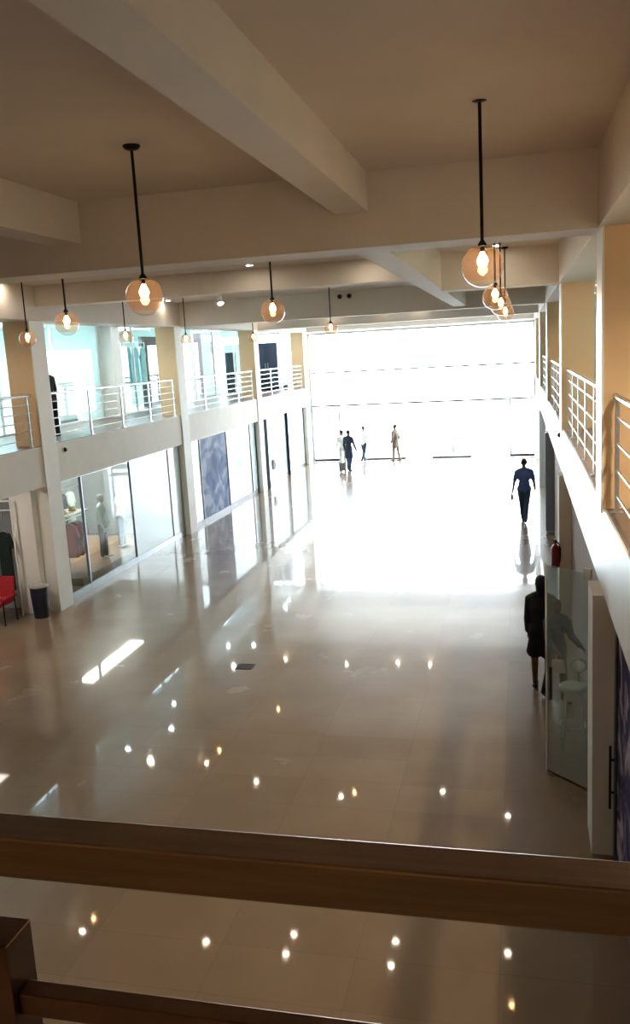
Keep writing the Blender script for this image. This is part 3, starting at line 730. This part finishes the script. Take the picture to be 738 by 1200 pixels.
    for sh, el, wr, d2, sd in armsJ:
        cap(sh, el, 0.05, 0.038); cap(el, wr, 0.04, 0.026)
        side = Vector((0, 1, 0)) - d2 * d2.y
        side = side.normalized() if side.length > 0.3 else Vector((0, 0, 1))
        palm = wr + d2 * 0.085 * k
        for u in (-0.022, -0.007, 0.008, 0.022):
            B.hullcap(wr + side * u * 0.6 * k + d2 * 0.01 * k, palm + side * u * k, 0.014 * k, 0.012 * k, 1)
        inw = Vector((-sd, 0, 0))
        for u, ln_ in ((-0.033, 0.06), (-0.011, 0.075), (0.011, 0.082), (0.033, 0.074)):
            k1 = palm + side * u * k; k2 = k1 + (d2 + inw * 0.25 + side * u * 4).normalized() * ln_ * 0.5 * k; k3 = k2 + (d2 * 0.8 + inw * 0.6 + side * u * 3).normalized() * ln_ * 0.5 * k
            B.hullcap(k1, k2, 0.0095 * k, 0.009 * k, 1); B.hullcap(k2, k3, 0.009 * k, 0.0075 * k, 1)
        tb = wr + d2 * 0.03 * k + side * 0.025 * k
        t2 = tb + (side * 0.8 + d2 * 0.6 + inw * 0.2).normalized() * 0.04 * k; t3 = t2 + (d2 + inw * 0.3 + side * 0.2).normalized() * 0.03 * k
        B.hullcap(tb, t2, 0.012 * k, 0.0105 * k, 1); B.hullcap(t2, t3, 0.0105 * k, 0.008 * k, 1)
    # head
    hr = Matrix.Rotation(rad(head_turn), 3, 'Z')
    def hd(x, y, z): return head + hr @ (Vector((x, y, z)) * k)
    hb = bmesh.new()
    B.ball(hd(0, -0.008, 0.025), 0.098 * k, 3, (0.78, 0.98, 0.95)); B.ball(hd(0, 0.022, -0.035), 0.075 * k, 3, (0.78, 0.9, 1.02))
    hb.free()
    if face:
        B.hullcap(hd(0, 0.086, 0.012), hd(0, 0.105, -0.022), 0.009 * k, 0.014 * k, 1)
    for s2 in (-1, 1): B.ball(hd(s2 * 0.078, -0.005, 0.0), 0.026 * k, 2, (0.45, 0.8, 1.15))
    me = evaluated(B, vox * 0.62, 3, 'body')
    o = bpy.data.objects.new('body', me); COL.objects.link(o); o.parent = t; WL[o.name] = WL[t.name]; me.materials.append(M[skin])
    if face:
        for s2 in (-1, 1):
            MB().ball(hd(s2 * 0.032, 0.078, 0.012), 0.011 * k, 2).build('eye', 'eye', t, True, True)
        MB().ball(hd(0, 0.087, -0.052), 0.02 * k, 2, (1.1, 0.5, 0.32)).build('mouth', 'lip', t, True, True)
    def cloth(nm, mb, m, vx=vox):
        me = evaluated(mb, vx, 3, nm); oo = bpy.data.objects.new(nm, me); COL.objects.link(oo); oo.parent = t; WL[oo.name] = WL[t.name]; me.materials.append(M[m]); return oo
    if hair:
        hm = MB(); hm.ball(hd(0, -0.022, 0.045), 0.098 * k, 3, (0.84, 0.98, 0.9))
        if long_hair: hm.hullcap(hd(0, -0.06, 0.0), hd(0, -0.075, -0.12), 0.075 * k, 0.06 * k)
        # trim the hairline away from the face
        for v in hm.b.verts:
            loc_ = hr.inverted() @ (v.co - head) / k
            if loc_.y > 0.03 and loc_.z < 0.05: v.co = head + hr @ (Vector((loc_.x * 0.8, 0.02, max(loc_.z, 0.05))) * k)
        cloth('hair', hm, hair, vox * 0.8)
    # clothes
    inf = 0.017 * k
    if top:
        s_ = MB(); torso(s_, inf * 1.15); s_.ball(pel + sp * 0.03 * k, 0.15 * k + inf * 1.5, 3, (1.06, 0.79, 0.72))
        s_.hullcap(shc, shc + (neck - shc) * 0.6, 0.075 * k, 0.06 * k); s_.hullcap(chest, pel + sp * 0.02 * k, 0.125 * k, 0.135 * k)
        if coat > 0:
            s_.hullcap(pel + Vector((-0.05 * k, 0, 0)), pel + Vector((-0.075 * k, 0, -coat)), 0.125 * k, 0.12 * k); s_.hullcap(pel + Vector((0.05 * k, 0, 0)), pel + Vector((0.075 * k, 0, -coat)), 0.125 * k, 0.12 * k)
        for sh, el, wr, d2, sd in armsJ:
            s_.hullcap(sh, el if sleeve == 'long' else sh + (el - sh) * 0.72, 0.05 * k + inf * 0.9, 0.041 * k + inf)
            if sleeve == 'long': s_.hullcap(el, wr - d2 * 0.01 * k, 0.041 * k + inf * 1.2, 0.03 * k + inf)
        cloth('top', s_, top)
    if skirt:
        s_ = MB(); s_.ball(pel, 0.15 * k + inf, 3, (1.06, 0.8, 0.75))
        for q in (-1, 1):
            for hip, knee, anc, g in chains: s_.hullcap(pel + Vector((0.04 * q * k, 0, 0)), hip + (knee - hip) * skirt + Vector((0.02 * q * k, 0, 0)), 0.115 * k, 0.105 * k)
        cloth('skirt', s_, bottom)
    elif bottom:
        s_ = MB(); s_.ball(pel + sp * 0.02 * k, 0.15 * k + inf * 0.8, 3, (1.03, 0.76, 0.74))
        for hip, knee, anc, g in chains:
            s_.hullcap(hip, knee, 0.083 * k + inf * 0.7, 0.057 * k + inf * 0.7); s_.hullcap(knee, anc, 0.057 * k + inf * 0.7, 0.042 * k + inf * 0.8)
        cloth('trousers', s_, bottom)
    if shoe:
        for hip, knee, anc, g in chains:
            s_ = MB(); fdir = Vector((0, math.cos(g * 0.5), math.sin(g * 0.5) if g < 0 else 0))
            s_.hullcap(anc + Vector((0, -0.035 * k, -0.028 * k)), anc + fdir * 0.16 * k + Vector((0, 0, -0.04 * k)), 0.042 * k, 0.033 * k)
            for v in s_.b.verts:
                if g > -0.2 and v.co.z < 0.004: v.co.z = 0.004
            cloth('shoe', s_, shoe, vox * 0.8)
    t['wrist_hint'] = 0
    del t['wrist_hint']
    return t, armsJ, d
def held(parent_loc, rz, p):                       # local point of a figure -> world
    return Vector(parent_loc) + Matrix.Rotation(rz, 3, 'Z') @ p

# the man walking away in navy shirt
loc = (0.13, 24.8, 0); rz = math.radians(4)
man, aj, _ = figure('person', 'person in navy short-sleeved shirt and dark trousers walking away near the right wall', 'person', loc, rz, 1.84, legs=((14, 4, 5), (-10, 22, 6)), arms=((-6, 14, 14), (10, 13, 20)), top='navyf', bottom='navyd', vox=0.014)
hp = held(loc, rz, aj[0][2] + aj[0][3] * 0.10)
t = empty('water_bottle', (hp.x, hp.y, hp.z - 0.14), "small dark bottle held in the walking person's left hand", 'bottle')
MB().lathe([(0, 0), (0.03, 0), (0.033, 0.02), (0.033, 0.13), (0.014, 0.17), (0.014, 0.19), (0, 0.19)], (hp.x, hp.y, hp.z - 0.14), 20).build('body', 'blackf', t, True)
MB().tube((hp.x, hp.y, hp.z + 0.05), (hp.x, hp.y, hp.z + 0.07), 0.017).build('cap', 'blackmetal', t, True)
# people at the far window
figure('person', 'person in long dark coat standing before the far window, largest of its group', 'person', (-7.12, 36.2, 0), math.radians(-25), 1.76, legs=((4, 2), (-4, 6)), arms=((6, 14, 20), (4, 16, 16)), top='navyd', bottom='denim', sleeve='long', coat=0.32, vox=0.018)
figure('person', 'person in pale clothes half hidden behind the dark-coated person', 'person', (-7.62, 37.3, 0), math.radians(30), 1.66, legs=((0, 0), (0, 0)), arms=((10, 8, 40), (10, 8, 30)), top='whitef', bottom='paleg', sleeve='long', vox=0.018)
figure('person', 'person in white shirt and dark trousers walking at the far window', 'person', (-6.98, 39.1, 0), math.radians(-30), 1.66, legs=((12, 4), (-10, 22)), arms=((-14, 10, 14), (14, 10, 20)), top='whitef', bottom='navyd', sleeve='short', vox=0.018)
figure('person', 'person in plain brown suit standing alone at the far window', 'person', (-5.50, 39.1, 0), math.radians(60), 1.68, legs=((6, 2), (-8, 6)), arms=((-10, 14, 30), (-6, 10, 40)), top='brownf', bottom='brownf', sleeve='long', coat=0.2, vox=0.018)
t = empty('suitcase', (-7.35, 35.9, 0), 'small grey wheeled suitcase standing beside the dark-coated person', 'suitcase')
MB().box(-7.52, -7.22, 35.8, 36.0, 0.05, 0.40, 0.03).build('body', 'matgrey', t, True)
for x in (-7.48, -7.26): MB().tube((x, 35.86, 0.025), (x, 35.94, 0.025), 0.025).build('wheel', 'blackmetal', t, True)
MB().path([(-7.46, 35.9, 0.4), (-7.46, 35.9, 0.6), (-7.28, 35.9, 0.6), (-7.28, 35.9, 0.4)], 0.01).build('handle', 'steel', t, True)
# woman in black by the open glass door
figure('person', 'person in black jacket and short black skirt standing beside the open glass door', 'person', (0.285, 12.45, 0), math.radians(-8), 1.73, legs=((3, 2), (-3, 4)), arms=((2, 5, 22), (6, 4, 12)), top='blackf', bottom='blackf', sleeve='long', coat=0.05, skirt=0.78, female=True, long_hair=True, vox=0.012)
# person behind the glass
loc = (0.475, 12.05, 0); rz = math.radians(-150)
_, aj, _ = figure('person', 'person in blue denim top seen through the open glass door', 'person', loc, rz, 1.50, legs=((8, 4), (-8, 12)), arms=((26, 8, 40), (20, 8, 50)), top='denim', bottom='blackf', sleeve='long', female=True, vox=0.012)
hp = held(loc, rz, aj[1][2] + aj[1][3] * 0.1)
t = empty('handbag', (hp.x, hp.y, hp.z - 0.26), 'white handbag carried by the person behind the glass door', 'bag')
MB().prism([(hp.x-0.1, hp.y-0.04, hp.z-0.26), (hp.x+0.1, hp.y-0.04, hp.z-0.26), (hp.x+0.08, hp.y-0.03, hp.z-0.09), (hp.x-0.08, hp.y-0.03, hp.z-0.09)], (0, 0.08, 0)).build('body', 'whitef', t)
MB().path([(hp.x-0.06, hp.y, hp.z-0.09), (hp.x-0.03, hp.y, hp.z), (hp.x+0.03, hp.y, hp.z), (hp.x+0.06, hp.y, hp.z-0.09)], 0.007).build('strap', 'blackf', t, True)
# person on the left gallery
figure('person', 'person in dark clothes behind the left gallery railing, half hidden by the column', 'person', (-10.42, 17.92, ZG + 0.012), math.radians(70), 1.66, legs=((2, 0), (-2, 4)), arms=((20, 8, 30), (10, 16, 40)), top='blackf', bottom='blackf', sleeve='long', lean=8, vox=0.014)

# stool behind the open door
t = empty('bar_stool', (0.66, 10.55, 0), 'pale high stool with ring-shaped back behind the open glass door', 'stool')
sx0, sy0 = 0.62, 10.62
MB().lathe([(0, 0.74), (0.15, 0.74), (0.17, 0.76), (0.17, 0.79), (0.15, 0.81), (0, 0.81)], (sx0, sy0, 0), 28).build('seat', 'palestool', t, True)
bk = MB().torus((sx0 + 0.08, sy0 + 0.13, 1.02), 0.09, 0.016, 'Y'); bk.tube((sx0 + 0.08, sy0 + 0.12, 0.80), (sx0 + 0.08, sy0 + 0.13, 0.93), 0.014); bk.build('backrest', 'palestool', t, True)
MB().torus((sx0, sy0, 0.28), 0.155, 0.010, 'Z').build('foot_ring', 'palestool', t, True)
for q in range(4):
    a = PI/4 + q * PI/2
    MB().tube((sx0 + 0.19*math.cos(a), sy0 + 0.19*math.sin(a), 0), (sx0 + 0.11*math.cos(a), sy0 + 0.11*math.sin(a), 0.745), 0.014).build('leg', 'palestool', t, True)

# ------------------------------------------------------------------ lower left clothes shop window
t = empty('display_platform', (-10.5, 20.0, 0.012), 'low wooden display platform inside the lower left shop window', 'platform')
MB().box(-11.0, -9.95, 17.7, 22.4, 0.012, 0.20, 0.01).build('top', 'wood', t)
mp = 0.206
figure('mannequin', 'white mannequin in pale jacket and dark trousers, first behind the shop glass', 'mannequin', (-10.4, 19.75, mp), math.radians(-75), 1.66, legs=((2, 0), (-2, 2)), arms=((6, 18, 10), (4, 20, 16)), top='paleg', bottom='darkf', sleeve='long', skin='dummy', hair=None, shoe=None, face=False, vox=0.014)
figure('mannequin', 'white mannequin in white shirt and charcoal trousers, second behind the shop glass', 'mannequin', (-10.5, 21.0, mp), math.radians(-70), 1.62, legs=((2, 0), (-2, 2)), arms=((4, 14, 12), (8, 16, 20)), top='whitef', bottom='darkf', sleeve='long', skin='dummy', hair=None, shoe=None, face=False, vox=0.014)
t = empty('clothes_rail', (-10.4, 18.4, 0.2), 'steel clothes rail with coral garments at left end of the shop window', 'rack')
k = MB(); k.tube((-10.42, 17.95, 1.52), (-10.42, 18.9, 1.52), 0.015); k.build('rail', 'steel', t, True)
for y in (17.95, 18.9): MB().tube((-10.42, y, 0.2), (-10.42, y, 1.53), 0.015).build('upright', 'steel', t, True)
for i, (y, m_, lb) in enumerate(((18.15, 'coral', 'coral red dress hanging nearest the column in the shop window'), (18.38, 'red', 'deep red dress hanging in the middle of the shop window rail'), (18.6, 'pink', 'pink dress hanging last on the shop window rail'))):
    hanger_garment(-10.42, y, 1.40, 0.42, 0.80, m_, lb, 'garment', 'dresses on the shop window rail', 'X', 1.52, flare=1.25, thick=0.1)
t = empty('hat_shelf', (-10.9, 18.4, 1.62), 'white shelf with cream hats above the coral dresses', 'shelf')
MB().box(-11.0, -10.3, 17.9, 18.95, 1.60, 1.63).build('board', 'whitealu', t)
for y in (18.0, 18.85): MB().tube((-10.9, y, 0.2), (-10.9, y, 1.6), 0.015).build('upright', 'steel', t, True)
for y, lb in ((18.15, 'cream sun hat on the shelf, nearest the column'), (18.62, 'cream sun hat on the shelf, nearest the mannequin')):
    h0 = empty('hat', (-10.55, y, 1.63), lb, 'hat', 'cream hats on the shelf')
    MB().lathe([(0, 0.13), (0.06, 0.125), (0.085, 0.09), (0.09, 0.02), (0.18, 0.005), (0.18, 0.0), (0, 0.0)], (-10.55, y, 1.63), 28).build('crown', 'yellow', h0, True)
    MB().torus((-10.55, y, 1.655), 0.091, 0.008, 'Z').build('band', 'coral', h0, True)
tag(MB().box(-10.6, -10.3, 22.42, 22.6, 0.012, 0.03).build('rug', 'matgrey'), 'small grey pad on the shop floor behind frosted glass', 'pad')
t = empty('display_stand', (-10.2, 22.85, 0.012), 'teal draped display stand behind the pale frosted pane', 'stand')
MB().box(-10.45, -10.05, 22.62, 23.1, 0.012, 0.9, 0.02).build('body', 'tealf', t, True)
# back rail with dark garments
t = empty('clothes_rail', (-12.3, 20.0, 0.012), 'long steel clothes rail of grey garments at the back of the lower left shop', 'rack')
MB().tube((-12.3, 18.6, 1.75), (-12.3, 22.2, 1.75), 0.015).build('rail', 'steel', t, True)
for y in (18.6, 22.2): MB().tube((-12.3, y, 0.012), (-12.3, y, 1.76), 0.015).build('upright', 'steel', t, True)
gi = 0
for y, m_, lb in ((18.95, 'darkf', 'charcoal jacket hanging first on the back rail'), (19.4, 'paleg', 'pale grey jacket on the back rail, between two charcoal ones'), (19.85, 'darkf', 'charcoal jacket on the back rail behind the first mannequin'), (20.3, 'denim', 'blue denim jacket on the back rail between charcoal and white'),
                  (20.75, 'whitef', 'white shirt on the back rail behind the second mannequin'), (21.2, 'darkf', 'charcoal coat hanging last but one on the back rail'), (21.65, 'paleg', 'pale grey coat hanging last on the back rail')):
    hanger_garment(-12.3, y, 1.62, 0.38, 0.95, m_, lb, 'garment', 'garments on the back rail', 'Y', 1.75, thick=0.1)
# posters / small things in the third lower front
o = MB().box(-9.615, -9.6, 33.0, 33.35, 0.55, 0.95); tag(o.build('notice_board', 'matgrey'), 'small grey notice on the far lower left shop glass', 'notice')

# ------------------------------------------------------------------ upper left shop displays
z0 = ZG + 0.012
def board(y0, y1, z1, m, label, x=-12.45, d_=0.12):
    t = empty('display_board', (x, (y0+y1)/2, z0), label, 'display board')
    MB().box(x - d_, x, y0, y1, z0 + 0.06, z1, 0.01).build('panel', m, t)
    MB().box(x - d_ - 0.05, x + 0.05, y0 + 0.05, y1 - 0.05, z0, z0 + 0.06).build('foot', 'alu', t)
    return t
board(21.5, 23.1, 5.5, 'whitef', 'white display board behind the upper glass beside the dark-clothed person', -12.6)
board(24.9, 25.95, 5.95, 'navyb', 'tall dark board left of the hanging pale blue garments')
board(27.75, 29.0, 5.95, 'darkf', 'tall charcoal board right of the hanging pale blue garments')
board(31.36, 32.1, 5.9, 'mint', 'tall mint board in the third upper shop window')
board(32.3, 33.5, 6.1, 'mauve', 'tall mauve board next to the mint board')
board(33.6, 36.4, 6.05, 'white', 'wide white board carrying a framed picture', -12.6)
t = empty('picture_frame', (-12.59, 35.3, 5.35), 'small grey framed picture on the wide white board', 'picture')
fr = MB(); fr.box(-12.598, -12.57, 34.95, 35.65, 5.3, 5.34); fr.box(-12.598, -12.57, 34.95, 35.65, 5.76, 5.8); fr.box(-12.598, -12.57, 34.95, 34.99, 5.34, 5.76); fr.box(-12.598, -12.57, 35.61, 35.65, 5.34, 5.76)
fr.build('frame', 'alu', t); MB().box(-12.598, -12.58, 34.99, 35.61, 5.34, 5.76).build('print', 'print_blue', t)
board(36.7, 37.8, 5.3, 'darkf', 'short charcoal board beside the third left column')
t = empty('clothes_rail', (-12.3, 26.8, z0), 'steel rail holding pale blue garments in the second upper shop window', 'rack')
MB().tube((-12.35, 26.0, 5.74), (-12.35, 27.7, 5.74), 0.015).build('rail', 'steel', t, True)
for y in (26.0, 27.7): MB().tube((-12.35, y, z0), (-12.35, y, 5.75), 0.015).build('upright', 'steel', t, True)
for y, m_, lb in ((26.25, 'tealf', 'teal long dress hanging left on the upper shop rail'), (26.85, 'cyanf', 'pale cyan long dress hanging in the middle of the upper shop rail'), (27.4, 'cyanf', 'pale cyan long dress hanging right on the upper shop rail, by the charcoal board')):
    hanger_garment(-12.35, y, 5.6, 0.46, 1.25, m_, lb, 'garment', 'long dresses on the upper shop rail', 'Y', 5.74, flare=1.2, thick=0.12)
t = empty('storage_cabinet', (-11.2, 38.85, z0), 'tall navy cabinet at the far end of the left gallery', 'cabinet')
MB().box(-11.75, -10.72, 38.6, 39.1, z0 + 0.05, 5.66, 0.01).build('body', 'navyb', t)
MB().box(-11.7, -10.77, 38.63, 39.07, z0, z0 + 0.05).build('plinth', 'blackmetal', t)
for a, b in ((-11.72, -11.245), (-11.225, -10.75)):
    dd = MB().box(a, b, 38.575, 38.6, z0 + 0.1, 5.6, 0.004).build('door', 'navyb', t)
    hx = b - 0.05 if a < -11.5 else a + 0.05
    MB().tube((hx, 38.56, 4.5), (hx, 38.56, 4.75), 0.01).build('handle', 'steel', dd, True)
# potted plant at the gallery end
def plant(x, y, z, h, label, n=60, rad_=0.28):
    t = empty('potted_plant', (x, y, z), label, 'plant')
    MB().lathe([(0, 0), (0.13, 0), (0.18, 0.3), (0.165, 0.3), (0.15, 0.26), (0, 0.26)], (x, y, z), 24).build('pot', 'pot', t, True)
    st = MB()
    for q in range(5):
        a = q * 1.26; st.tube((x, y, z + 0.24), (x + 0.12*math.cos(a), y + 0.12*math.sin(a), z + h * 0.7), 0.012, 0.006, seg=6)
    st.build('stem', 'wood', t)
    lf = MB(); rnd = random.Random(int(x * 100))
    for q in range(n):
        a = rnd.uniform(0, 2*PI); rr = rad_ * math.sqrt(rnd.random()); zz = z + 0.35 + (h - 0.35) * rnd.random()
        c = Vector((x + rr*math.cos(a), y + rr*math.sin(a), zz)); dv = Vector((math.cos(a), math.sin(a), rnd.uniform(-0.2, 0.9))).normalized(); sd = dv.cross(Vector((0, 0, 1))).normalized()
        L2 = rnd.uniform(0.12, 0.2); w2_ = L2 * 0.28
        v = [lf.b.verts.new(p) for p in (c, c + dv*L2*0.5 + sd*w2_, c + dv*L2, c + dv*L2*0.5 - sd*w2_)]
        lf.b.faces.new(v)
    lf.build('foliage', 'leaf', t)
    return t
plant(-10.35, 38.3, z0, 1.0, 'small potted plant at the far end of the left gallery beside the navy cabinet')
plant(-3.75, 41.9, -0.03, 1.3, 'potted shrub standing outside the far window, left of two')
plant(-3.05, 41.9, -0.03, 1.1, 'potted shrub standing outside the far window, right of two')
t = empty('bench', (-3.0, 41.4, -0.03), 'low pale bench standing outside the far window', 'bench')
MB().box(-3.8, -2.4, 41.1, 41.45, 0.36, 0.42, 0.01).build('seat', 'paleg', t)
for x in (-3.7, -2.5): MB().box(x - 0.04, x + 0.04, 41.12, 41.43, -0.03, 0.36).build('leg', 'alu', t)
